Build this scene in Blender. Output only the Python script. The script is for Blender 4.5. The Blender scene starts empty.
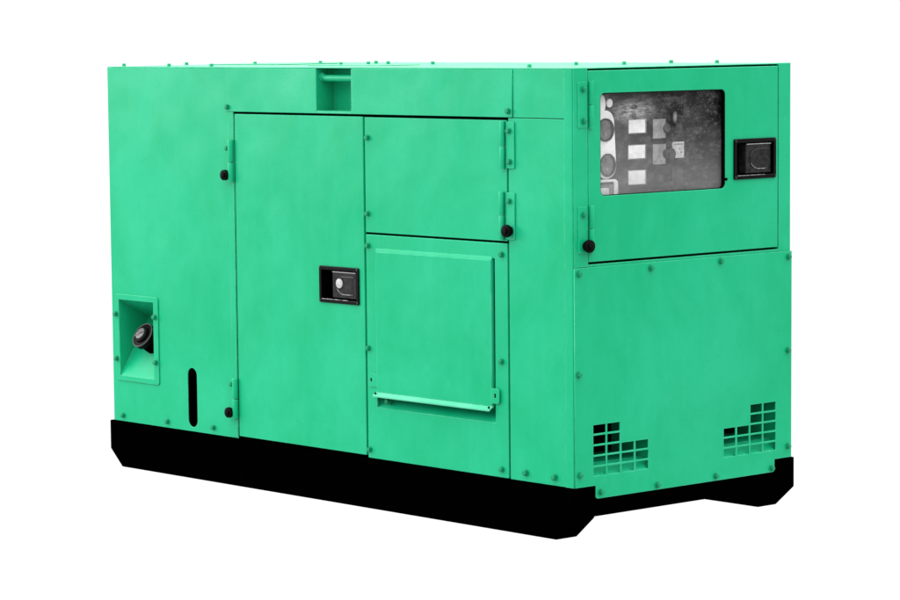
import bpy, bmesh, math, random
from mathutils import Vector, Matrix
random.seed(7)
S = bpy.context.scene
C = S.collection

# ------------------------------------------------------------------ camera
Z0 = 0.131                                  # floor to underside of the green body
W, L = 0.771, 1.864                         # body width and length, body height is 1
yaw, pitch, roll = 0.86174, -0.104819, -0.011849
fwd = Vector((-math.sin(yaw)*math.cos(pitch), math.cos(yaw)*math.cos(pitch), math.sin(pitch)))
right = Vector((math.cos(yaw), math.sin(yaw), 0)); up = right.cross(fwd)
r2 = right*math.cos(roll) + up*math.sin(roll); u2 = -right*math.sin(roll) + up*math.cos(roll)
cd = bpy.data.cameras.new('camera'); cam = bpy.data.objects.new('camera', cd); C.objects.link(cam)
cam.matrix_world = Matrix(((r2.x, u2.x, -fwd.x, 5.227439), (r2.y, u2.y, -fwd.y, -5.116195),
                           (r2.z, u2.z, -fwd.z, 1.10427+Z0), (0, 0, 0, 1)))
cd.sensor_width = 36; cd.lens = 3084.667/900*36
cd.shift_x = (450-371.554)/900; cd.shift_y = (351.059-300)/900
cd.clip_end = 500; S.camera = cam

# ------------------------------------------------------------------ world: white studio, brighter overhead
w = bpy.data.worlds.new("World"); S.world = w; w.use_nodes = True
nt = w.node_tree; bg = nt.nodes['Background']
tc = nt.nodes.new('ShaderNodeTexCoord'); sx = nt.nodes.new('ShaderNodeSeparateXYZ')
mr = nt.nodes.new('ShaderNodeMapRange')
nt.links.new(tc.outputs['Generated'], sx.inputs[0]); nt.links.new(sx.outputs['Z'], mr.inputs['Value'])
mr.inputs['From Min'].default_value = 0.10; mr.inputs['From Max'].default_value = 0.95
mr.inputs['To Min'].default_value = 1.03; mr.inputs['To Max'].default_value = 4.8
mx = nt.nodes.new('ShaderNodeMapRange')             # the studio is dimmer on the side of the end face
nt.links.new(sx.outputs['X'], mx.inputs['Value'])
mx.inputs['From Min'].default_value = -0.10; mx.inputs['From Max'].default_value = 0.65
mx.inputs['To Min'].default_value = 0.0; mx.inputs['To Max'].default_value = 0.29
mm = nt.nodes.new('ShaderNodeMath'); mm.operation = 'SUBTRACT'
nt.links.new(mr.outputs[0], mm.inputs[0]); nt.links.new(mx.outputs[0], mm.inputs[1])
nt.links.new(mm.outputs[0], bg.inputs['Strength']); bg.inputs['Color'].default_value = (1, 1, 1, 1)

# key: a large softbox above and to the left of the long side
def softbox(name, loc, target, size, power):
    ld = bpy.data.lights.new(name, 'AREA'); ld.shape = 'RECTANGLE'; ld.size = size[0]; ld.size_y = size[1]
    ld.energy = power
    o = bpy.data.objects.new(name, ld); C.objects.link(o); o.location = loc
    o.rotation_euler = (Vector(target)-Vector(loc)).to_track_quat('-Z', 'Y').to_euler()
    return o
softbox('softbox', (-5.6, -3.3, 2.1), (-1.3, 0, 1.0), (2.2, 1.4), 160)

S.view_settings.view_transform = 'Standard'; S.view_settings.look = 'None'
S.view_settings.exposure = 0; S.view_settings.gamma = 1
S.render.resolution_x = 1024; S.render.resolution_y = 683
S.render.engine = 'CYCLES'

# ------------------------------------------------------------------ materials
def newmat(name):
    m = bpy.data.materials.new(name); m.use_nodes = True
    return m, m.node_tree, m.node_tree.nodes['Principled BSDF']
def N(nt, typ, **k):
    n = nt.nodes.new(typ)
    for a, b in k.items():
        if a in n.inputs: n.inputs[a].default_value = b
        else: setattr(n, a, b)
    return n
def ramp(nt, src, stops):
    r = nt.nodes.new('ShaderNodeValToRGB'); e = r.color_ramp.elements
    while len(e) < len(stops): e.new(0.5)
    for el, (p, c) in zip(e, stops):
        el.position = p; el.color = (c[0], c[1], c[2], 1) if not isinstance(c, (int, float)) else (c, c, c, 1)
    nt.links.new(src, r.inputs[0]); return r.outputs[0]
def mix(nt, a, b, fac, blend='MIX'):
    m = nt.nodes.new('ShaderNodeMix'); m.data_type = 'RGBA'; m.blend_type = blend
    for sock, v in ((m.inputs[0], fac), (m.inputs[6], a), (m.inputs[7], b)):
        if hasattr(v, 'is_linked'): nt.links.new(v, sock)
        elif isinstance(v, (int, float)): sock.default_value = v
        else: sock.default_value = (*v, 1)
    return m.outputs[2]
def noise(nt, vec, scale, detail=4, rough=0.55, sc=(1, 1, 1), dist=0.0):
    mp = nt.nodes.new('ShaderNodeMapping'); mp.inputs['Scale'].default_value = sc
    nt.links.new(vec, mp.inputs[0])
    n = N(nt, 'ShaderNodeTexNoise', Scale=scale, Detail=detail, Roughness=rough, Distortion=dist)
    nt.links.new(mp.outputs[0], n.inputs['Vector']); return n.outputs['Fac']

def paint(name, base, light, deep, chips=True):
    m, nt, p = newmat(name)
    v = nt.nodes.new('ShaderNodeTexCoord').outputs['Object']
    cloud = noise(nt, v, 3.2, 9, 0.68, (1, 1, 0.8), 0.4)
    col = mix(nt, deep, light, ramp(nt, cloud, [(0.38, 0.0), (0.62, 1.0)]))
    col = mix(nt, col, base, 0.45)
    streak = noise(nt, v, 26, 5, 0.62, (1, 1, 0.07))
    col = mix(nt, col, light, ramp(nt, streak, [(0.5, 0.0), (0.8, 0.3)]))
    bl = noise(nt, v, 11, 9, 0.72, (1, 1, 0.7), 0.6)
    col = mix(nt, col, light, ramp(nt, bl, [(0.52, 0.0), (0.76, 0.38)]))
    mott = noise(nt, v, 42, 5, 0.65)
    col = mix(nt, col, deep, ramp(nt, mott, [(0.5, 0.0), (0.78, 0.3)]))
    if chips:
        vor = N(nt, 'ShaderNodeTexVoronoi', Scale=48.0); nt.links.new(v, vor.inputs['Vector'])
        dots = ramp(nt, vor.outputs['Distance'], [(0.03, 1.0), (0.075, 0.0)])
        gate = ramp(nt, noise(nt, v, 9, 2), [(0.56, 0.0), (0.68, 0.4)])
        mm = nt.nodes.new('ShaderNodeMath'); mm.operation = 'MULTIPLY'
        nt.links.new(dots, mm.inputs[0]); nt.links.new(gate, mm.inputs[1])
        col = mix(nt, col, (0.30, 0.62, 0.48), mm.outputs[0])
        scr = noise(nt, v, 14, 3, 0.5, (1, 1, 9), 1.2)
        col = mix(nt, col, light, ramp(nt, scr, [(0.735, 0.0), (0.76, 0.5)]))
    # edge highlights painted pale along folded and cut edges
    geo = nt.nodes.new('ShaderNodeNewGeometry'); bv = N(nt, 'ShaderNodeBevel', Radius=0.0035, samples=6)
    dt = nt.nodes.new('ShaderNodeVectorMath'); dt.operation = 'DOT_PRODUCT'
    nt.links.new(bv.outputs[0], dt.inputs[0]); nt.links.new(geo.outputs['Normal'], dt.inputs[1])
    edge = ramp(nt, dt.outputs['Value'], [(0.90, 0.55), (0.992, 0.0)])
    edge_patch = ramp(nt, noise(nt, v, 24, 5, 0.7), [(0.38, 0.15), (0.62, 1.0)])
    em = nt.nodes.new('ShaderNodeMath'); em.operation = 'MULTIPLY'
    nt.links.new(edge, em.inputs[0]); nt.links.new(edge_patch, em.inputs[1])
    col = mix(nt, col, (0.12, 0.52, 0.34), em.outputs[0])
    nt.links.new(col, p.inputs['Base Color'])
    rr = ramp(nt, noise(nt, v, 7, 4), [(0.3, 0.29), (0.7, 0.42)])
    nt.links.new(rr, p.inputs['Roughness'])
    p.inputs['Specular IOR Level'].default_value = 0.145
    # faint waviness of thin sheet steel and the orange peel of the paint
    b1 = N(nt, 'ShaderNodeBump', Strength=0.35, Distance=0.02)
    nt.links.new(noise(nt, v, 3.5, 2), b1.inputs['Height'])
    b2 = N(nt, 'ShaderNodeBump', Strength=0.25, Distance=0.0006)
    nt.links.new(noise(nt, v, 160, 3), b2.inputs['Height'])
    nt.links.new(b1.outputs[0], b2.inputs['Normal']); nt.links.new(b2.outputs[0], p.inputs['Normal'])
    return m
GREEN = paint('green_paint', (0.0012, 0.304, 0.137), (0.012, 0.342, 0.178), (0.0003, 0.276, 0.114))
LIP_GLINT = paint('lip_glint_green', (0.055, 0.38, 0.22), (0.11, 0.45, 0.29), (0.02, 0.33, 0.17))  # paler copy of the green, holds the painted highlight of the cover lip
GREEN_IN = GREEN

def plain(name, col, rough=0.5, spec=0.5, metal=0.0, nz=0.0, nscale=30, bump=0.0):
    m, nt, p = newmat(name)
    v = nt.nodes.new('ShaderNodeTexCoord').outputs['Object']
    f = noise(nt, v, nscale, 4)
    lo = tuple(c*(1-nz) for c in col); hi = tuple(min(1, c*(1+nz)) for c in col)
    nt.links.new(mix(nt, lo, hi, ramp(nt, f, [(0.3, 0.0), (0.7, 1.0)])), p.inputs['Base Color'])
    p.inputs['Roughness'].default_value = rough; p.inputs['Specular IOR Level'].default_value = spec
    p.inputs['Metallic'].default_value = metal
    if bump:
        b = N(nt, 'ShaderNodeBump', Strength=bump, Distance=0.001)
        nt.links.new(noise(nt, v, nscale*4, 3), b.inputs['Height']); nt.links.new(b.outputs[0], p.inputs['Normal'])
    return m
SKID = plain('black_skid_paint', (0.0002, 0.0002, 0.0002), 0.9, 0.0, nz=0.3)
BLACK = plain('black_plastic', (0.0015, 0.0015, 0.0015), 0.30, 0.07, nz=0.4, nscale=60, bump=0.3)
BLACKG = plain('glossy_black', (0.003, 0.003, 0.003), 0.22, 0.35, nz=0.4, nscale=60)
RUBBER = plain('black_rubber', (0.0012, 0.0012, 0.0012), 0.5, 0.05, nz=0.3)
DARK = plain('shade_near_black', (0.0006, 0.0008, 0.0007), 0.9, 0.0, nz=0.3)
STEEL = plain('worn_steel_and_glint', (0.36, 0.36, 0.36), 0.45, 0.3, 0.0, nz=0.15, nscale=120)  # steel of the lock, also the painted highlight on the paddles
GREYST = plain('grey_cap_steel', (0.03, 0.03, 0.03), 0.4, 0.3, 0.0, nz=0.5, nscale=120)
GREYST2 = plain('scratched_grey_steel', (0.09, 0.09, 0.09), 0.4, 0.2, 0.0, nz=0.6, nscale=160)
EDGE_GLINT = plain('edge_glint_grey', (0.16, 0.16, 0.16), 0.4, 0.4, nz=0.9, nscale=110)  # grey for the highlights painted along the latch edges
PADDLE = plain('scuffed_black', (0.011, 0.011, 0.011), 0.45, 0.12, nz=0.95, nscale=70, bump=0.5)
PANEL = plain('dull_grey_panel', (0.007, 0.007, 0.007), 0.6, 0.1, nz=0.8, nscale=22, bump=0.3)
BEZEL = plain('pale_bezel', (0.72, 0.72, 0.72), 0.5, 0.4, nz=0.08, nscale=40)
PAPER = plain('paper_white', (0.66, 0.66, 0.66), 0.7, 0.2, nz=0.12, nscale=60)
GREYPL = plain('mid_grey_plate', (0.19, 0.19, 0.19), 0.6, 0.2, nz=0.5, nscale=50)
FADED = plain('faded_label', (0.36, 0.36, 0.36), 0.6, 0.2, nz=0.3, nscale=60)
DIMPL = plain('dim_grey_plate', (0.035, 0.035, 0.035), 0.6, 0.1, nz=0.5, nscale=50)
DIAL = plain('gauge_dial', (0.075, 0.075, 0.075), 0.4, 0.3, nz=0.8, nscale=45)
INK = plain('ink', (0.13, 0.13, 0.13), 0.7, 0.2)

def glass_mat():
    m, nt, p = newmat('dusty_glass')
    nt.nodes.remove(p); out = nt.nodes['Material Output']
    v = nt.nodes.new('ShaderNodeTexCoord').outputs['Object']
    tr = N(nt, 'ShaderNodeBsdfTransparent'); gl = N(nt, 'ShaderNodeBsdfGlossy', Roughness=0.08)
    df = N(nt, 'ShaderNodeBsdfDiffuse'); df.inputs[0].default_value = (0.42, 0.42, 0.42, 1)
    a = N(nt, 'ShaderNodeMixShader'); a.inputs[0].default_value = 0.003
    nt.links.new(tr.outputs[0], a.inputs[1]); nt.links.new(gl.outputs[0], a.inputs[2])
    # dust film, wiped smears, specks; ground reflection painted as a paler lower part
    sp = nt.nodes.new('ShaderNodeSeparateXYZ'); nt.links.new(v, sp.inputs[0])
    def math_(op, x, y):
        n = nt.nodes.new('ShaderNodeMath'); n.operation = op
        for i, q in enumerate((x, y)):
            if hasattr(q, 'is_linked'): nt.links.new(q, n.inputs[i])
            else: n.inputs[i].default_value = q
        return n.outputs[0]
    film = ramp(nt, noise(nt, v, 8, 5, 0.65, (1, 1, 1), 0.8), [(0.4, 0.0), (0.8, 0.04)])
    low = N(nt, 'ShaderNodeMapRange'); nt.links.new(sp.outputs['Z'], low.inputs['Value'])
    low.inputs['From Min'].default_value = 0.86; low.inputs['From Max'].default_value = 0.69
    low.inputs['To Min'].default_value = 0.0; low.inputs['To Max'].default_value = 0.12
    smear_and_glint = ramp(nt, noise(nt, v, 40, 10, 0.88, (1, 0.6, 1.2), 0.2), [(0.50, 0.0), (0.80, 0.22)])
    def bump_at(y, z, ry, rz):                         # 1 at (y, z) on the pane, 0 beyond the radii
        mp = nt.nodes.new('ShaderNodeMapping'); mp.vector_type = 'POINT'
        mp.inputs['Location'].default_value = (0, -y/ry, -z/rz); mp.inputs['Scale'].default_value = (0, 1/ry, 1/rz)
        nt.links.new(v, mp.inputs[0]); l = nt.nodes.new('ShaderNodeVectorMath'); l.operation = 'LENGTH'
        nt.links.new(mp.outputs[0], l.inputs[0]); return ramp(nt, l.outputs['Value'], [(0.1, 1.0), (1.0, 0.0)])
    scuff_glint = ramp(nt, noise(nt, v, 85, 9, 0.82, (1, 0.45, 1.3), 0.2), [(0.44, 0.0), (0.66, 0.85)])
    scuff_glint = math_('MULTIPLY', scuff_glint, bump_at(0.222, 0.893, 0.085, 0.034))
    scuff_glint = math_('ADD', scuff_glint, math_('MULTIPLY', bump_at(0.365, 0.876, 0.008, 0.016), 0.3))  # second spot is a painted glint on the pane
    side_film = math_('MULTIPLY', bump_at(0.13, 0.80, 0.22, 0.30), 0.06)
    smear_and_glint = math_('ADD', smear_and_glint, math_('ADD', scuff_glint, side_film))
    spk = N(nt, 'ShaderNodeTexVoronoi', Scale=90.0); nt.links.new(v, spk.inputs['Vector'])
    sd = ramp(nt, spk.outputs['Distance'], [(0.05, 0.25), (0.16, 0.0)])
    t = math_('ADD', math_('ADD', film, low.outputs[0]), math_('ADD', smear_and_glint, sd))
    b = N(nt, 'ShaderNodeMixShader'); nt.links.new(t, b.inputs[0])
    nt.links.new(a.outputs[0], b.inputs[1]); nt.links.new(df.outputs[0], b.inputs[2])
    nt.links.new(b.outputs[0], out.inputs['Surface'])
    return m
GLASS = glass_mat()

# ------------------------------------------------------------------ helpers
WP = {}                                               # world position of every object made here
def link(name, me, mat, parent=None, loc=(0, 0, 0), label=None):
    """link mesh as an object whose data is written relative to world point loc"""
    o = bpy.data.objects.new(name, me); C.objects.link(o)
    if mat is not None and not me.materials: me.materials.append(mat)
    wl = Vector(loc); WP[o.name] = wl
    if parent is not None:
        o.parent = parent; o.location = wl - WP[parent.name]
    else: o.location = wl
    if label: o['label'] = label
    return o
ORG = (0, 0, Z0)                                      # body coordinates start here
def finish(bm, name):
    me = bpy.data.meshes.new(name); bm.to_mesh(me); bm.free(); return me
def to_plane(me, plane, off):
    for v in me.vertices:
        x, y, z = v.co
        v.co = (x, -off-z, y) if plane == 'side' else (off+z, x, y) if plane == 'end' else (x, y, off+z)
    me.update()
def rect(u0, u1, v0, v1, r=0.0, n=5, rs=None):
    rs = rs or (r, r, r, r)                           # lower left, lower right, upper right, upper left
    out = []
    for (cx, cy, sx_, sy_, a0, rr) in ((u0, v0, 1, 1, 180, rs[0]), (u1, v0, -1, 1, 270, rs[1]), (u1, v1, -1, -1, 0, rs[2]), (u0, v1, 1, -1, 90, rs[3])):
        if rr <= 0: out.append((cx, cy)); continue
        for k in range(n+1):
            a = math.radians(a0+90*k/n)
            out.append((cx+sx_*rr+rr*math.cos(a), cy+sy_*rr+rr*math.sin(a)))
    return out
def area(p): return sum(p[i-1][0]*p[i][1]-p[i][0]*p[i-1][1] for i in range(len(p)))
def plate_mesh(name, outer, holes=(), t=0.003, bev=0.0006, plane='side', off=0.0, res=1):
    """sheet with outline and holes; its outer face lies off in front of the body face, t thick"""
    cu = bpy.data.curves.new(name, 'CURVE'); cu.dimensions = '2D'; cu.fill_mode = 'BOTH'
    for i, pts in enumerate([outer]+list(holes)):
        ccw = area(pts) > 0
        if ccw != (i == 0): pts = pts[::-1]
        s = cu.splines.new('POLY'); s.points.add(len(pts)-1)
        for q, (a, b) in zip(s.points, pts): q.co = (a, b, 0, 1)
        s.use_cyclic_u = True
    cu.bevel_depth = bev; cu.bevel_resolution = res; cu.offset = -bev
    cu.extrude = t/2-bev
    tmp = bpy.data.objects.new('tmp', cu); C.objects.link(tmp)
    dg = bpy.context.evaluated_depsgraph_get()
    me = bpy.data.meshes.new_from_object(tmp.evaluated_get(dg)); me.name = name
    bpy.data.objects.remove(tmp); bpy.data.curves.remove(cu)
    bm = bmesh.new(); bm.from_mesh(me); bmesh.ops.remove_doubles(bm, verts=bm.verts, dist=1e-6)
    for v in bm.verts: v.co.z -= t/2
    bm.to_mesh(me); bm.free()
    to_plane(me, plane, off)
    if plane == 'side': me.flip_normals() if False else None
    bm = bmesh.new(); bm.from_mesh(me); bmesh.ops.recalc_face_normals(bm, faces=bm.faces); bm.to_mesh(me); bm.free()
    me.materials.clear()
    return me
def plate(name, outer, holes=(), t=0.003, bev=0.0006, plane='side', off=0.0, mat=None, parent=None, label=None, res=1):
    return link(name, plate_mesh(name, outer, holes, t, bev, plane, off, res), mat or GREEN, parent, ORG, label)
def boxm(bm, x0, x1, y0, y1, z0, z1, bev=0.0):
    r = bmesh.ops.create_cube(bm, size=1)
    for v in r['verts']:
        v.co = ((x0+x1)/2+v.co.x*(x1-x0), (y0+y1)/2+v.co.y*(y1-y0), (z0+z1)/2+v.co.z*(z1-z0))
    if bev:
        es = list({e for v in r['verts'] for e in v.link_edges})
        bmesh.ops.bevel(bm, geom=es, offset=bev, segments=2, affect='EDGES', profile=0.5)
def cyl(bm, p0, p1, r0, r1=None, n=24, bev=0.0):
    p0, p1 = Vector(p0), Vector(p1); d = p1-p0; r1 = r0 if r1 is None else r1
    q = d.to_track_quat('Z', 'Y').to_matrix().to_4x4()
    M = Matrix.Translation((p0+p1)/2) @ q
    r = bmesh.ops.create_cone(bm, cap_ends=True, segments=n, radius1=r0, radius2=r1, depth=d.length, matrix=M)
    if bev:
        es = [e for e in {e for v in r['verts'] for e in v.link_edges} if any(len(f.verts) > 4 for f in e.link_faces)]
        bmesh.ops.bevel(bm, geom=es, offset=bev, segments=2, affect='EDGES', profile=0.5)
def smooth(me, ang=40):
    for p in me.polygons: p.use_smooth = True
    bm = bmesh.new(); bm.from_mesh(me)
    for e in bm.edges:
        if len(e.link_faces) == 2 and e.calc_face_angle(0) > math.radians(ang): e.smooth = False
    bm.to_mesh(me); bm.free()
def tube(bm, pts, r, n=12):
    pts = [Vector(p) for p in pts]; rings = []
    for i, p in enumerate(pts):
        d = (pts[min(i+1, len(pts)-1)]-pts[max(i-1, 0)]).normalized()
        q = d.to_track_quat('Z', 'Y')
        rings.append([bm.verts.new(p+q @ Vector((r*math.cos(2*math.pi*k/n), r*math.sin(2*math.pi*k/n), 0))) for k in range(n)])
    for a, b in zip(rings, rings[1:]):
        for k in range(n): bm.faces.new((a[k], a[(k+1) % n], b[(k+1) % n], b[k]))
    bm.faces.new(rings[0][::-1]); bm.faces.new(rings[-1])

# ------------------------------------------------------------------ floor
bm = bmesh.new(); bmesh.ops.create_grid(bm, x_segments=1, y_segments=1, size=60)
fl, fnt, fp = newmat('glowing_white_floor')
fp.inputs['Base Color'].default_value = (0.02, 0.02, 0.02, 1); fp.inputs['Roughness'].default_value = 1
fp.inputs['Specular IOR Level'].default_value = 0.0
fp.inputs['Emission Color'].default_value = (1, 1, 1, 1); fp.inputs['Emission Strength'].default_value = 1.02  # glow added to whiten the ground and drop the contact shadow
floor = link('floor', finish(bm, 'floor'), fl); floor['kind'] = 'structure'
floor['label'] = 'added glowing white floor under the generator'

# ------------------------------------------------------------------ the generator
root = bpy.data.objects.new('diesel_generator', None); C.objects.link(root)
root.location = (-L/2, W/2, 0); WP[root.name] = Vector(root.location)
root.empty_display_size = 0.3
root['label'] = 'green canopied diesel generator with side doors, glazed control door and black skid base'
root['category'] = 'generator'

# --- bolts: hex head on a washer; one mesh, many copies
def bolt_mesh(r=0.0062, h=0.0080, wr=0.0080, seed=0):
    bm = bmesh.new(); cyl(bm, (0, 0, 0), (0, 0, 0.0016), wr, n=20, bev=0.0004)
    cyl(bm, (0, 0, 0.0016), (0, 0, 0.0016+h), r, n=6, bev=0.0009)
    bmesh.ops.rotate(bm, verts=bm.verts, cent=(0, 0, 0), matrix=Matrix.Rotation(seed, 3, 'Z'))
    return finish(bm, 'bolt')
BM = [bolt_mesh(seed=s) for s in (0.1, 0.35, 0.6, 0.85)]
RM = [m_.copy() for m_ in BM]
for m_ in RM: m_.materials.append(GREEN)
BOLTG = plain('green_bolt_paint', (0.003, 0.19, 0.083), 0.30, 0.2, nz=0.35, nscale=90)
for m_ in BM: m_.materials.append(BOLTG)
RQ = {'side': Matrix.Rotation(math.pi/2, 4, 'X'), 'end': Matrix.Rotation(math.pi/2, 4, 'Y'), 'top': Matrix.Identity(4)}
def bolt(plane, u, v, off, parent, sc=1.0, name='bolt', mesh=None):
    me = mesh or random.choice(BM)
    P = {'side': (u, -off, v+Z0), 'end': (off, u, v+Z0), 'top': (u, v, off+Z0)}[plane]
    o = bpy.data.objects.new(name, me); C.objects.link(o); o.parent = parent
    wl = Vector(P); WP[o.name] = wl
    o.matrix_local = Matrix.Translation(wl-WP[parent.name]) @ RQ[plane] @ Matrix.Scale(sc, 4)
    return o

# --- skid base: two beams with chamfered ends, cross members
skid_parent = None
def beam(y0, y1, nm):
    prof = [(-1.881, -0.0015), (-1.881, -0.083), (-1.827, -0.131), (-0.058, -0.131), (0.004, -0.077), (0.004, -0.0015)]
    bm = bmesh.new()
    a = [bm.verts.new((x, y0, z)) for x, z in prof]; b = [bm.verts.new((x, y1, z)) for x, z in prof]
    n = len(prof); bm.faces.new(a); bm.faces.new(b[::-1])
    for i in range(n): bm.faces.new((a[i], b[i], b[(i+1) % n], a[(i+1) % n]))
    bmesh.ops.recalc_face_normals(bm, faces=bm.faces)
    bmesh.ops.bevel(bm, geom=list(bm.edges), offset=0.0015, segments=2, affect='EDGES')
    return finish(bm, nm)
bm = bmesh.new()
for x0, x1 in ((-0.085, -0.003), (-1.875, -1.80)): boxm(bm, x0, x1, 0.065, 0.715, -0.0765, -0.002, 0.001)
boxm(bm, -1.80, -0.085, 0.065, 0.715, -0.02, -0.003)
skid = link('skid_base', finish(bm, 'skid_base'), SKID, root, ORG, 'matt black steel skid with chamfered runner ends')
for y0, y1 in ((-0.003, 0.0665), (0.7145, 0.783)):
    link('skid_runner', beam(y0, y1, 'skid_runner'), SKID, skid, ORG)

# --- plain closed sides that face away, and the underside
bm = bmesh.new(); boxm(bm, -L+0.012, -0.0125, W-0.012, W, 0.0, 1.0, 0.001); link('rear_side_panel', finish(bm, 'rear_side_panel'), GREEN, root, ORG)
bm = bmesh.new(); boxm(bm, -L, -L+0.0115, 0.0125, W, 0.0, 1.0, 0.001)
link('radiator_end_panel', finish(bm, 'radiator_end_panel'), GREEN, root, ORG)
bm = bmesh.new(); boxm(bm, -L+0.02, -0.012, 0.02, W-0.02, 0.0, 0.010); link('floor_pan', finish(bm, 'floor_pan'), DARK, root, ORG)

# --- long side panels
T = 0.012
FO = rect(-1.8275, -1.6655, 0.131, 0.3465)
SL = rect(-1.5165, -1.4745, 0.012, 0.176, 0.0208, 8)
left = plate('side_panel', [(-1.864, 0), (-1.293, 0), (-1.293, 0.8835), (-1.3238, 0.8835), (-1.3238, 0.9985), (-1.864, 0.9985)],
             [rect(-1.8325, -1.6605, 0.126, 0.3515), SL], 0.003, 0.0008, parent=root, label='wide plain side panel with filler recess and slot')
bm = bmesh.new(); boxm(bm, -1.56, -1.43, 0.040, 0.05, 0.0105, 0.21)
link('slot_shade', finish(bm, 'slot_shade'), DARK, left, ORG)  # near-black sheet standing in for the shade inside the slot
for x, z in ((-1.8187, 0.0165), (-1.6101, 0.0175), (-1.4013, 0.0195)): bolt('side', x, z, 0.0, left)
post = plate('door_post', rect(-1.3155, -1.2945, 0.004, 0.8815), (), 0.0012, 0.0005, off=0.0014, parent=root)
bolt('side', -1.3135, 0.8947, 0.003, root)

LH = [(-1.3226, 0.8825), (-0.2032, 0.8825), (-0.2032, 0.9985), (-0.799, 0.9985), (-0.799, 0.886), (-0.9455, 0.886), (-0.9455, 0.9985), (-1.3226, 0.9985)]
head = plate('header_panel', LH, (), T, 0.0012, off=0.003, parent=root, label='long panel above the doors with lifting bar recess')
bolt('side', -0.2146, 0.8976, 0.003, head)
# lifting recess behind the header notch
bm = bmesh.new()
boxm(bm, -0.9465, -0.9425, -0.0020, 0.060, 0.888, 0.997)
boxm(bm, -0.802, -0.798, -0.0020, 0.060, 0.888, 0.997)
boxm(bm, -0.9445, -0.800, 0.060, 0.062, 0.887, 0.997)
boxm(bm, -0.9425, -0.802, -0.0022, 0.0598, 0.8855, 0.8895)
lr = link('lifting_recess', finish(bm, 'lifting_recess'), GREEN_IN, root, ORG)
bm = bmesh.new()
pts = [(-0.945+0.002*k, 0.022-0.002*min(k, 4)/4, 0.977+0.0035*math.cos(min(k, 10)/10*math.pi)) for k in range(0, 74)]
tube(bm, pts, 0.0088, 16); cyl(bm, (-0.9425, 0.022, 0.9765), (-0.9385, 0.022, 0.9765), 0.0135, n=20, bev=0.001)
lme = finish(bm, 'lifting_bar'); smooth(lme)
link('lifting_bar', lme, GREEN, lr, ORG, 'round welded steel lifting bar')

door = plate('side_door', rect(-1.2880, -0.7598, 0.0065, 0.8765, 0.002, 3), [rect(-0.9310, -0.7850, 0.3990, 0.4815)], T, 0.0016, off=0.001, parent=root,
             label='tall side door with black latch', res=2)
udoor = plate('side_door', rect(-0.7535, -0.2262, 0.5822, 0.8755, 0.002, 3), (), T, 0.0014, parent=root, label='small upper side door with hinges on the right', res=2)
for x, z in ((-0.7405, 0.8236), (-0.7430, 0.630)): bolt('side', x, z, 0.0, udoor)
IN = rect(-0.7165, -0.2720, 0.1335, 0.538)
lpan = plate('lower_side_panel', rect(-0.7535, -0.2262, 0.0005, 0.5768, 0.002, 3), [IN], T, 0.0014, parent=root, label='lower bolted side panel with covered air intake', res=2)
for x, z in ((-0.7435, 0.5481), (-0.7465, 0.2847), (-0.7450, 0.0225), (-0.2448, 0.5492), (-0.2476, 0.2872), (-0.2487, 0.0209)):
    bolt('side', x, z, 0.0, lpan)
# intake: sloping catch plate, cheeks, cover with folded lip
bm = bmesh.new()
def slab(bm, quad, th):
    q = [Vector(a) for a in quad]; n = (q[1]-q[0]).cross(q[-1]-q[0]).normalized()*th
    a = [bm.verts.new(p) for p in q]; b = [bm.verts.new(p+n) for p in q]
    bm.faces.new(a); bm.faces.new(b[::-1]); k = len(q)
    for i in range(k): bm.faces.new((a[i], b[i], b[(i+1) % k], a[(i+1) % k]))
slab(bm, [(-0.7165, 0.0015, 0.1335), (-0.2720, 0.0015, 0.1335), (-0.2720, 0.080, 0.196), (-0.7165, 0.080, 0.196)], -0.002)
slab(bm, [(-0.7165, 0.012, 0.12), (-0.7165, 0.09, 0.12), (-0.7165, 0.09, 0.54), (-0.7165, 0.012, 0.54)], -0.002)
slab(bm, [(-0.2720, 0.012, 0.12), (-0.2720, 0.09, 0.12), (-0.2720, 0.09, 0.54), (-0.2720, 0.012, 0.54)], 0.002)
slab(bm, [(-0.7165, 0.09, 0.12), (-0.2720, 0.09, 0.12), (-0.2720, 0.09, 0.54), (-0.7165, 0.09, 0.54)], 0.002)
bmesh.ops.recalc_face_normals(bm, faces=bm.faces)
intake = link('air_intake', finish(bm, 'air_intake'), GREEN_IN, root, ORG, 'sloped air intake under the cover plate')
bolt('side', -0.684, 0.152, -0.012, intake, 1.1)
bm = bmesh.new()                                     # cover: shallow pressed tray
x0, x1, z0, z1 = -0.7135, -0.2790, 0.1735, 0.5425; o0, o1 = 0.0006, 0.0050
out = [(x0, z0), (x1, z0), (x1, z1), (x0, z1)]; inn = [(x0+0.0012, z0), (x1-0.0012, z0), (x1-0.0012, z1-0.0085), (x0+0.0012, z1-0.0085)]
va = [bm.verts.new((x, -o0, z)) for x, z in out]; vb = [bm.verts.new((x, -o1, z)) for x, z in inn]; vc = [bm.verts.new((x, 0.004, z)) for x, z in out]
bm.faces.new(vb); bm.faces.new(vc[::-1])
for i in range(4):
    j = (i+1) % 4; bm.faces.new((va[i], va[j], vb[j], vb[i])); bm.faces.new((vc[i], vc[j], va[j], va[i]))
bmesh.ops.recalc_face_normals(bm, faces=bm.faces)
bmesh.ops.bevel(bm, geom=[e for e in bm.edges if all(v in vb for v in e.verts)], offset=0.0012, segments=2, affect='EDGES')
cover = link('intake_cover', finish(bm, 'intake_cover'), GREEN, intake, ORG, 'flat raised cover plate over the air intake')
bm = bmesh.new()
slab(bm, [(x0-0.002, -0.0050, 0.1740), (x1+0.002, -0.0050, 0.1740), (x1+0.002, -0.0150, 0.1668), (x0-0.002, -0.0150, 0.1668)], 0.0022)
bmesh.ops.recalc_face_normals(bm, faces=bm.faces)
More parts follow.
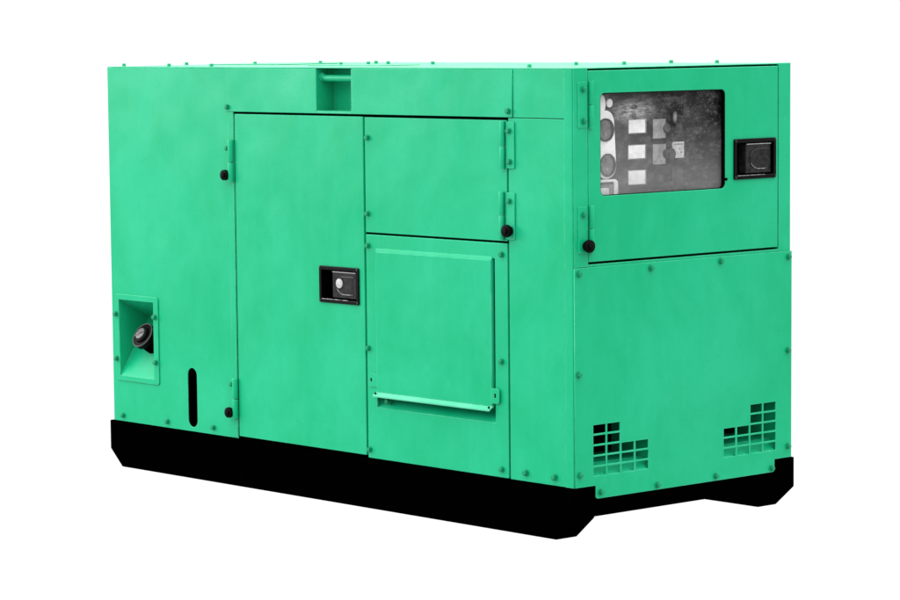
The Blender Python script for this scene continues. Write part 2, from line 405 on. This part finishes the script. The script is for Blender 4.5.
boxm(bm, x0-0.003, x1+0.001, -0.0050, -0.0005, 0.1700, 0.1742, 0.0008)
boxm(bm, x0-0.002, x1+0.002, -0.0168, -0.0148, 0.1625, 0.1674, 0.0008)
link('cover_lip', finish(bm, 'cover_lip'), LIP_GLINT, intake, ORG, 'folded bottom lip of the cover with its highlight painted in')
for ux in (-0.709, -0.2835):
    bm = bmesh.new(); cyl(bm, (ux, -0.0105, 0.1690), (ux, -0.0128, 0.1735), 0.0024, n=14)
    link('rivet', finish(bm, 'rivet'), DARK, intake, ORG)
def slot(u, v, a, b): return rect(u-a, u+a, v-b, v+b, a*0.98, 5)
plate('mounting_tab', rect(-0.7475, -0.7140, 0.186, 0.2205, 0, rs=(0.006, 0, 0, 0.006)), [slot(-0.7370, 0.2035, 0.0032, 0.0055)], 0.0022, 0.0006, off=0.0022, parent=intake)
plate('mounting_tab', rect(-0.2800, -0.2525, 0.182, 0.2195, 0, rs=(0, 0.007, 0.007, 0)), [slot(-0.2670, 0.2015, 0.0034, 0.006)], 0.0030, 0.0006, off=0.0065, parent=intake)
# dark sheets that put the shade into the slots of the tabs
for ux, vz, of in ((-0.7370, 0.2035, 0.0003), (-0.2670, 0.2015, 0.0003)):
    plate('slot_shade', slot(ux, vz, 0.0045, 0.007), (), 0.0008, 0.0002, off=of+0.0002, mat=DARK, parent=intake)

# --- corner: lower and upper panel plus folded corner post
corn = plate('corner_panel', rect(-0.2196, -0.0275, 0.0, 0.8808), (), T, 0.001, parent=root, label='narrow plain corner panel')
for x, z in ((-0.1635, 0.021), (-0.0631, 0.0205)): bolt('side', x, z, 0.0, corn, 1.1)
plate('corner_panel', rect(-0.2014, -0.0275, 0.8825, 0.9985), (), T, 0.001, parent=root)
prof = []
R = 0.003
for k in range(7):
    a = math.radians(-90+90*k/6); prof.append((-R+R*math.cos(a), R+R*math.sin(a)))
prof = [(-0.0272, 0.0)]+prof+[(0.0, 0.0505), (-0.012, 0.0505), (-0.012, 0.012), (-0.0272, 0.012)]
bm = bmesh.new(); a = [bm.verts.new((x, y, -0.0)) for x, y in prof]; b = [bm.verts.new((x, y, 0.9985)) for x, y in prof]
bm.faces.new(a); bm.faces.new(b)
for i in range(len(prof)): bm.faces.new((a[i], a[(i+1) % len(prof)], b[(i+1) % len(prof)], b[i]))
bmesh.ops.recalc_face_normals(bm, faces=bm.faces); me = finish(bm, 'corner_post'); smooth(me, 30)
cpost = link('corner_post', me, GREEN, root, ORG)
plate('end_stile', rect(0.0024, 0.0500, 0.5285, 1.0015, 0, rs=(0, 0, 0.003, 0.004)), (), 0.0014, 0.0006, 'end', 0.0018, parent=root)
# --- end frame
bm = bmesh.new()
boxm(bm, -0.012, 0.0, 0.7265, 0.771, 0.0, 1.0020, 0.0020)
boxm(bm, -0.012, -0.0005, 0.0507, 0.7263, 0.470, 0.5335, 0.0008)
frame = link('end_frame', finish(bm, 'end_frame'), GREEN, root, ORG)

# --- roof
def roof():
    bm = bmesh.new()
    boxm(bm, -1.8640, -0.0030, 0.0006, W-0.001, 0.9988, 1.0012, 0.0009)
    return link('roof', finish(bm, 'roof'), GREEN, root, ORG, 'flat bolted roof sheet')
rf = roof()
for x, y in ((-1.845, 0.045), (-1.6347, 0.045), (-1.84, 0.262), (-1.655, 0.365), (-1.545, 0.515), (-1.203, 0.303), (-1.217, 0.413), (-1.325, 0.534),
             (-1.193, 0.464), (-0.978, 0.436), (-0.207, 0.06), (-0.382, 0.390), (-0.294, 0.473), (-0.343, 0.695), (-0.193, 0.707), (-1.45, 0.05)):
    bolt('top', x, y, 1.0012, rf, 0.85, mesh=random.choice(RM))
bm = bmesh.new()                                      # raised edges of the roof hatch and the lifting opening
boxm(bm, -1.78, -1.47, 0.30, 0.52, 1.0013, 1.0035, 0.001)
link('roof_hatch', finish(bm, 'roof_hatch'), GREEN, rf, ORG)
bm = bmesh.new(); boxm(bm, -1.22, -0.92, 0.20, 0.34, 1.0013, 1.0030, 0.0008)
link('roof_hatch', finish(bm, 'roof_hatch'), GREEN, rf, ORG)

# --- fuel filler recess
frm = plate('filler_frame', rect(-1.8445, -1.6440, 0.1165, 0.3620, 0.008, 4), [rect(-1.8275, -1.6655, 0.131, 0.3465)], 0.0036, 0.0010, off=0.0036, parent=root,
            label='bolted rectangular frame around the fuel filler')
for x, z in ((-1.8390, 0.3045), (-1.6555, 0.3066), (-1.8390, 0.1778), (-1.6540, 0.1795)): bolt('side', x, z, 0.0036, frm, 1.05)
bm = bmesh.new()
xa, xb = -1.8275, -1.6655; A = (0.0125, 0.131+0.004); B = (0.105, 0.292); D = (0.0125, 0.3465)
slab(bm, [(xa, -0.001, 0.131), (xb, -0.001, 0.131), (xb, B[0], B[1]), (xa, B[0], B[1])], -0.002)
slab(bm, [(xa, -0.001, 0.3465), (xb, -0.001, 0.3465), (xb, B[0], B[1]), (xa, B[0], B[1])], 0.002)
slab(bm, [(xa, -0.001, 0.131), (xa, B[0], B[1]), (xa, -0.001, 0.3465)], -0.002)
slab(bm, [(xb, -0.001, 0.131), (xb, B[0], B[1]), (xb, -0.001, 0.3465)], 0.002)
bmesh.ops.recalc_face_normals(bm, faces=bm.faces)
frc = link('filler_recess', finish(bm, 'filler_recess'), GREEN_IN, frm, ORG)
nrm = Vector((0, -(B[1]-0.131), B[0]+0.001)).normalized()
base = Vector((-1.741, 0.058, 0.131+0.059*(B[1]-0.131)/(B[0]+0.001)))
bm = bmesh.new()
cyl(bm, base-nrm*0.002, base+nrm*0.020, 0.031, n=32, bev=0.001); cyl(bm, base+nrm*0.020, base+nrm*0.036, 0.029, n=32)
nme = finish(bm, 'filler_neck'); smooth(nme)
nk = link('filler_neck', nme, SKID, root, ORG)
bm = bmesh.new()
cyl(bm, base+nrm*0.034, base+nrm*0.052, 0.0370, n=40, bev=0.003)
cyl(bm, base+nrm*0.052, base+nrm*0.060, 0.025, 0.022, n=40, bev=0.001)
cme = finish(bm, 'fuel_cap'); smooth(cme); cap = link('fuel_cap', cme, RUBBER, nk, ORG, 'round black fuel cap with grey lock disc')
ax = nrm.cross(Vector((1, 0, 0))).normalized(); ux = Vector((1, 0, 0))
bm = bmesh.new(); cyl(bm, base+nrm*0.060, base+nrm*0.0635, 0.0165, n=32, bev=0.0008)
c0 = base+nrm*0.0645; dv = (ux*0.85+ax*0.5).normalized()
me = finish(bm, 'lock_disc'); smooth(me); link('lock_disc', me, GREYST2, nk, ORG)
bm = bmesh.new(); tube(bm, [c0-dv*0.019-nrm*.0008, c0-nrm*.0003, c0+dv*0.019-nrm*.0008], 0.0016, 8)
link('lock_bar', finish(bm, 'lock_bar'), BLACKG, nk, ORG)
bm = bmesh.new(); 
pts = [base+nrm*0.0515+(ux*math.cos(t)+ax*math.sin(t))*0.0360 for t in [2*math.pi*k/40 for k in range(41)]]
tube(bm, pts, 0.0022, 8); me = finish(bm, 'cap_rim'); smooth(me, 60); link('cap_rim', me, GREYST, nk, ORG)

# --- hinges
def hinge(plane, bu, z_top, z_bot, split, r, leaf, bolts, bumper, parent=None):
    P = (lambda u, o, z: (u, -o, z)) if plane == 'side' else (lambda u, o, z: (o, u, z))
    root_h = None
    me = plate_mesh('hinge', rect(leaf[0], leaf[1], z_bot, z_top, 0.003, 3), (), 0.0034, 0.0007, plane, 0.0040)
    bm = bmesh.new(); bm.from_mesh(me)
    h = link('hinge', finish(bm, 'hinge'), GREEN, root, ORG)
    for za, zb in ((z_top+0.0015, split+0.0012), (split-0.0012, z_bot-0.0015)):
        bm = bmesh.new(); cyl(bm, P(bu, 0.0065, za), P(bu, 0.0065, zb), r, n=20, bev=0.0007)
        k = finish(bm, 'knuckle'); smooth(k, 35); link('knuckle', k, GREEN, h, ORG)
    for u, z in bolts: bolt(plane, u, z, 0.0042, h, 0.95)
    if bumper:
        u, z, rr = bumper
        bm = bmesh.new(); cyl(bm, P(u, 0.0042, z), P(u, 0.012, z), rr*0.72, n=24)
        cyl(bm, P(u, 0.012, z), P(u, 0.0215, z), rr, rr*0.97, n=28, bev=0.0010)
        cyl(bm, P(u, 0.0215, z), P(u, 0.0265, z), rr*0.6, rr*0.52, n=20, bev=0.0008)
        k = finish(bm, 'rubber_bumper'); smooth(k, 35); link('rubber_bumper', k, RUBBER, h, ORG)
    return h
hinge('side', -1.2990, 0.8060, 0.6966, 0.7470, 0.0085, (-1.3175, -1.300), [(-1.3150, 0.7843)], (-1.3150, 0.7125, 0.0145))
hinge('side', -1.2965, 0.1620, 0.0560, 0.1080, 0.0085, (-1.3175, -1.299), [(-1.3120, 0.1463)], (-1.3130, 0.0700, 0.0145))
hinge('side', -0.2345, 0.8720, 0.7595, 0.8120, 0.0068, (-0.2240, -0.1960), [(-0.2120, 0.8500), (-0.2100, 0.7755)], None)
hinge('side', -0.2385, 0.7010, 0.5870, 0.6440, 0.0068, (-0.2250, -0.1960), [(-0.2120, 0.6805)], (-0.2110, 0.6085, 0.0155))
hinge('end', 0.0580, 0.9690, 0.8600, 0.9140, 0.0066, (0.0165, 0.0480), [(0.0320, 0.9510), (0.0335, 0.8760)], None)
hinge('end', 0.0575, 0.6730, 0.5620, 0.6200, 0.0066, (0.0155, 0.0470), [(0.0320, 0.6535)], (0.0400, 0.5790, 0.0155))

# --- latches
def latch(plane, u0, u1, v0, v1, off, key, label):
    ring = plate('latch', rect(u0, u1, v0, v1, 0.004, 4), [rect(u0+0.0095, u1-0.0095, v0+0.0100, v1-0.0100, 0.002, 3)], 0.0050, 0.0016, plane, off+0.0045, BLACK, root, label, res=2)
    P = (lambda u, o, z: (u, -o, z)) if plane == 'side' else (lambda u, o, z: (o, u, z))
    def pbox(a, b, o0_, o1_, c, d, bev=0.0):
        A_, B_ = P(a, o0_, c), P(b, o1_, d)
        boxm(bm, min(A_[0], B_[0]), max(A_[0], B_[0]), min(A_[1], B_[1]), max(A_[1], B_[1]), min(A_[2], B_[2]), max(A_[2], B_[2]), bev)
    bm = bmesh.new(); a, b, c, d = u0+0.0093, u1-0.0093, v0+0.0093, v1-0.0093
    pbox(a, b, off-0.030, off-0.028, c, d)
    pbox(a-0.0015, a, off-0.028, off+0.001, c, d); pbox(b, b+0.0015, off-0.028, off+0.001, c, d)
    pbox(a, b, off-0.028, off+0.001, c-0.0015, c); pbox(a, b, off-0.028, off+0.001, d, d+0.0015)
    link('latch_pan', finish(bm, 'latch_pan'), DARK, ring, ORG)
    pa = u0+(u1-u0)*0.31; pb = u1-0.0155
    bm = bmesh.new(); pbox(pa, pb, off-0.027, off-0.001, c+0.0045, d-0.0035, 0.0018)
    link('paddle', finish(bm, 'paddle'), PADDLE, ring, ORG)
    bm = bmesh.new(); cu, cv = pa+(pb-pa)*0.50, (c+d)/2-0.001; rr = (d-c)*0.30
    pts = [P(pb-0.008, off-0.001, cv+rr)] + [P(cu-rr*1.25*math.sin(t), off-0.001, cv+rr*math.cos(t)) for t in [math.pi*k/18 for k in range(19)]] + [P(pb-0.012, off-0.001, cv-rr)]
    tube(bm, pts, 0.0018, 8); me = finish(bm, 'finger_grip'); smooth(me, 60); link('finger_grip', me, BLACKG, ring, ORG)
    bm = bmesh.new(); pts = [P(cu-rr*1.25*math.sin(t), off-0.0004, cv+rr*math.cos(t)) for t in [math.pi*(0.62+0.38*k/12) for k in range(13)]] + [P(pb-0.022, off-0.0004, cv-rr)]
    tube(bm, pts, 0.0013, 8); me = finish(bm, 'edge_glint'); smooth(me, 60); link('edge_glint', me, EDGE_GLINT, ring, ORG)  # pale arc, the painted highlight on the rim of the grip
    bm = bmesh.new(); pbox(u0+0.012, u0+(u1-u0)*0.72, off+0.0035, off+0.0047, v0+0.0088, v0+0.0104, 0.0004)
    link('edge_glint', finish(bm, 'edge_glint'), EDGE_GLINT, ring, ORG)  # painted highlight along the lower inside edge of the frame
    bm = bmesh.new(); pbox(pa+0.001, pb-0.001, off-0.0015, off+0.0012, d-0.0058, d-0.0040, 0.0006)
    link('paddle_glint', finish(bm, 'paddle_glint'), STEEL, ring, ORG)  # pale strip, the painted highlight on top of the paddle
    for uu in (u0+0.0048, u1-0.0048):
        for vv in (v0+0.005, v1-0.005):
            bm = bmesh.new(); cyl(bm, P(uu, off+0.0044, vv), P(uu, off+0.0062, vv), 0.0038, 0.003, n=14, bev=0.0006)
            me = finish(bm, 'screw'); smooth(me, 35); link('screw', me, BLACKG, ring, ORG)
    if key:
        bm = bmesh.new(); cyl(bm, P(key[0], off-0.002, key[1]), P(key[0], off+0.0025, key[1]), 0.0125, n=28, bev=0.001)
        me = finish(bm, 'lock_cylinder'); smooth(me, 35); link('lock_cylinder', me, STEEL, ring, ORG)
    return ring
latch('side', -0.9375, -0.7785, 0.3925, 0.4880, 0.001, (-0.8590, 0.4445), 'black recessed paddle latch with bright round lock')

# --- end control door with window
WIN = rect(0.0945, 0.5295, 0.6955, 0.9405, 0.014, 6)
cdoor = plate('control_door', rect(0.0530, 0.7222, 0.5392, 0.9945, 0.002, 3), [WIN, rect(0.5645, 0.7060, 0.7215, 0.8095)], T, 0.0014, 'end', 0.0005, parent=root,
              label='glazed door over the control panel on the end face', res=2)
latch('end', 0.5580, 0.7125, 0.7150, 0.8160, 0.0005, None, 'black recessed paddle latch without a lock')
g = plate('window_pane', rect(0.082, 0.542, 0.684, 0.952, 0.012, 4), (), 0.003, 0.0004, 'end', -0.0120, GLASS, cdoor, 'dusty scratched window pane')
# black rubber edge seen inside the opening
plate('window_seal', rect(0.0948, 0.5292, 0.6958, 0.9402, 0.0138, 6), [rect(0.0960, 0.5275, 0.6970, 0.9385, 0.0125, 6)], 0.0112, 0.0004, 'end', -0.0006, RUBBER, cdoor)
bm = bmesh.new(); cyl(bm, (0.0, 0.5305, 0.7180), (0.004, 0.5305, 0.7180), 0.0035, n=12); link('screw', finish(bm, 'screw'), DARK, cdoor, ORG)

# --- control panel behind the pane
cp = plate('control_panel', rect(0.055, 0.70, 0.56, 0.985), (), 0.003, 0.0005, 'end', -0.034, PANEL, root, 'grey instrument panel with gauges and labels behind the window')
X0 = -0.034
def ell(cu, cv, a, b, n=32): return [(cu+a*math.cos(2*math.pi*k/n), cv+b*math.sin(2*math.pi*k/n)) for k in range(n)]
lobe = []
for k in range(13):
    a = math.radians(0+180*k/12); lobe.append((0.1430+0.0285*math.cos(a), 0.868+0.030*math.sin(a)))
for k in range(13):
    a = math.radians(180+180*k/12); lobe.append((0.1450+0.0330*math.cos(a), 0.7650+0.0320*math.sin(a)))
bz = plate('gauge_bezel', lobe, (), 0.004, 0.001, 'end', X0+0.0042, BEZEL, cp, 'pale bezel plate holding two round gauges', res=1)
def gauge(cu, cv, a, b):
    plate('gauge_ring', ell(cu, cv, a, b), [ell(cu-0.003, cv, a*0.78, b*0.86)], 0.004, 0.0008, 'end', X0+0.0085, RUBBER, bz)
    plate('gauge_dial', ell(cu-0.003, cv, a*0.80, b*0.88), (), 0.002, 0.0004, 'end', X0+0.0065, DIAL, bz)
    plate('gauge_needle', [(cu-0.006, cv-b*0.55), (cu+0.001, cv-b*0.55), (cu-0.0015, cv-b*0.2), (cu-0.004, cv-b*0.2)], (), 0.001, 0.0002, 'end', X0+0.0078, GREYPL, bz)
gauge(0.1400, 0.8510, 0.0280, 0.0278); gauge(0.1470, 0.7665, 0.0262, 0.0278)
plate('indicator_lamp', ell(0.1555, 0.9150, 0.0100, 0.0105), (), 0.005, 0.0015, 'end', X0+0.0055, BEZEL, cp)
plate('gauge_bezel', ell(0.1270, 0.9130, 0.0155, 0.0240), (), 0.004, 0.001, 'end', X0+0.0045, BEZEL, cp)
fr2 = plate('meter_frame', rect(0.100, 0.1840, 0.680, 0.7320, 0.012, 4), [rect(0.106, 0.1700, 0.684, 0.7255, 0.002, 2)], 0.004, 0.001, 'end', X0+0.0045, BEZEL, cp)
plate('meter_face', rect(0.108, 0.1670, 0.686, 0.7190), (), 0.002, 0.0004, 'end', X0+0.0032, GREYPL, cp)
plate('meter_face', rect(0.116, 0.1520, 0.694, 0.7120), (), 0.001, 0.0003, 'end', X0+0.0045, PAPER, cp)
for (a, b, c, d) in ((0.2240, 0.2800, 0.8407, 0.8723), (0.2225, 0.2790, 0.7787, 0.8105), (0.2225, 0.2790, 0.7160, 0.7490)):
    pl = plate('label_plate', rect(a, b, c, d, 0.0008, 2), (), 0.0016, 0.0004, 'end', X0+0.0020, PAPER, cp)
    plate('label_frame', rect(a-0.0015, b+0.0055, c-0.002, d+0.002, 0.001, 2), (), 0.001, 0.0003, 'end', X0+0.0008, GREYPL, cp)
for i, (a, b, c, d) in enumerate(((0.3070, 0.3515, 0.8249, 0.8724), (0.3070, 0.3515, 0.7614, 0.8107))):
    plate('switch_plate', rect(a, b, c, d, 0.001, 2), (), 0.0016, 0.0004, 'end', X0+0.0020, GREYPL, cp)
    kn = (b+0.002, (c+d)/2)
    bm = bmesh.new(); cyl(bm, (X0+0.001, kn[0], kn[1]), (X0+0.007, kn[0], kn[1]), 0.0125, 0.0105, n=24, bev=0.0015)
    me = finish(bm, 'switch_knob'); smooth(me, 35); link('switch_knob', me, DIMPL, cp, ORG)
lb = plate('label_plate', rect(0.3750, 0.4160, 0.7747, 0.8144, 0.0008, 2), (), 0.0016, 0.0004, 'end', X0+0.0020, FADED, cp)
bm = bmesh.new()
for k, (a, b) in enumerate(((0.380, 0.384), (0.3855, 0.389), (0.3915, 0.396), (0.3975, 0.400), (0.4020, 0.4065), (0.408, 0.411))):
    boxm(bm, X0+0.0019, X0+0.0023, a, b, 0.8065, 0.8105)
boxm(bm, X0+0.0019, X0+0.0023, 0.398, 0.402, 0.795, 0.798); boxm(bm, X0+0.0019, X0+0.0023, 0.404, 0.409, 0.786, 0.791)
link('lettering', finish(bm, 'lettering'), INK, cp, ORG)
bm = bmesh.new(); cyl(bm, (X0, 0.3680, 0.7850), (X0+0.007, 0.3680, 0.7850), 0.0165, 0.015, n=28, bev=0.002)
me = finish(bm, 'switch_knob'); smooth(me, 35); link('switch_knob', me, DIMPL, cp, ORG)
plate('label_plate', rect(0.3746, 0.4115, 0.7001, 0.7531), (), 0.0012, 0.0003, 'end', X0+0.0015, DIMPL, cp)
plate('label_plate', rect(0.4241, 0.5210, 0.6800, 0.7143), (), 0.0012, 0.0003, 'end', X0+0.0015, DIMPL, cp)
bm = bmesh.new(); cyl(bm, (X0, 0.394, 0.848), (X0+0.007, 0.394, 0.848), 0.0150, 0.012, n=24, bev=0.002)
me = finish(bm, 'push_button'); smooth(me, 35); link('push_button', me, DIMPL, cp, ORG)
bm = bmesh.new(); cyl(bm, (X0, 0.3250, 0.7265), (X0+0.012, 0.3250, 0.7265), 0.0110, 0.010, n=20, bev=0.002)
me = finish(bm, 'push_button'); smooth(me, 35); link('push_button', me, DIMPL, cp, ORG)
# closed box around the instruments
bm = bmesh.new()
boxm(bm, -0.036, -0.0125, 0.0515, 0.0535, 0.555, 0.99); boxm(bm, -0.036, -0.0125, 0.705, 0.707, 0.555, 0.99)
boxm(bm, -0.036, -0.0125, 0.0535, 0.705, 0.553, 0.555); boxm(bm, -0.036, -0.0125, 0.0535, 0.705, 0.99, 0.992)
link('instrument_box', finish(bm, 'instrument_box'), DARK, root, ORG)

# --- lower end panel with the two stepped vent grilles
holes = []
vz = [0.1468-0.0257*k for k in range(5)]
for cols, tall in ((((0.0625, 0.1048), (0.1098, 0.1528), (0.1585, 0.2012), (0.2068, 0.2505)), (0, 1)),
                   (((0.5197, 0.5627), (0.5690, 0.6126), (0.6182, 0.6613), (0.6664, 0.7120)), (2, 3))):
    for i, (a, b) in enumerate(cols):
        for k in range(5):
            if k < 2 and i not in tall: continue
            holes.append(rect(a, b, vz[k]-0.0208, vz[k], 0.0006, 2))
EP = [(0.0012, 0.0)]+[(0.0690, 0.0), (0.0705, -0.0015), (0.0705, -0.0255)]+[(0.0775-0.007*math.cos(t), -0.0255-0.007*math.sin(t)) for t in (0.4, 0.8, 1.2, 1.57)] + \
     [(0.7005, -0.0325), (0.7060, -0.0305), (0.7080, -0.0255), (0.7080, -0.0015), (0.7095, 0.0), (0.7715, 0.0), (0.7715, 0.5272), (0.0012, 0.5272)]
ep = plate('end_panel', EP, holes, 0.0036, 0.0009, 'end', 0.0045, parent=root, label='bolted lower end panel with two stepped vent grilles', res=1)
for y, z in ((0.0144, 0.5137), (0.2588, 0.5134), (0.5068, 0.5159), (0.7563, 0.5128), (0.0125, 0.2724), (0.7552, 0.2748), (0.0150, 0.0303),
             (0.0849, -0.0173), (0.2798, -0.0210), (0.4886, -0.0205), (0.6946, -0.0215), (0.7560, 0.0288)):
    bolt('end', y, z, 0.0045, ep, 1.0)
# air boxes behind the grilles
for ya, yb in ((0.056, 0.258), (0.512, 0.7205)):
    bm = bmesh.new()
    slab(bm, [(0.0006, ya, 0.0225), (0.0006, yb, 0.0225), (-0.030, yb, 0.050), (-0.030, ya, 0.050)], -0.002)
    slab(bm, [(-0.030, ya, 0.050), (-0.030, yb, 0.050), (-0.13, yb, 0.056), (-0.13, ya, 0.056)], -0.002)
    boxm(bm, -0.13, 0.0008, ya-0.002, ya, 0.0115, 0.155); boxm(bm, -0.13, 0.0008, yb, yb+0.002, 0.0115, 0.155)
    bmesh.ops.recalc_face_normals(bm, faces=bm.faces)
    vb_ = link('air_box', finish(bm, 'air_box'), GREEN_IN, root, ORG)
    bm = bmesh.new(); boxm(bm, -0.135, -0.131, ya, yb, 0.05, 0.155); boxm(bm, -0.13, 0.0008, ya, yb, 0.155, 0.158)
    link('silencer_foam', finish(bm, 'silencer_foam'), DARK, vb_, ORG)
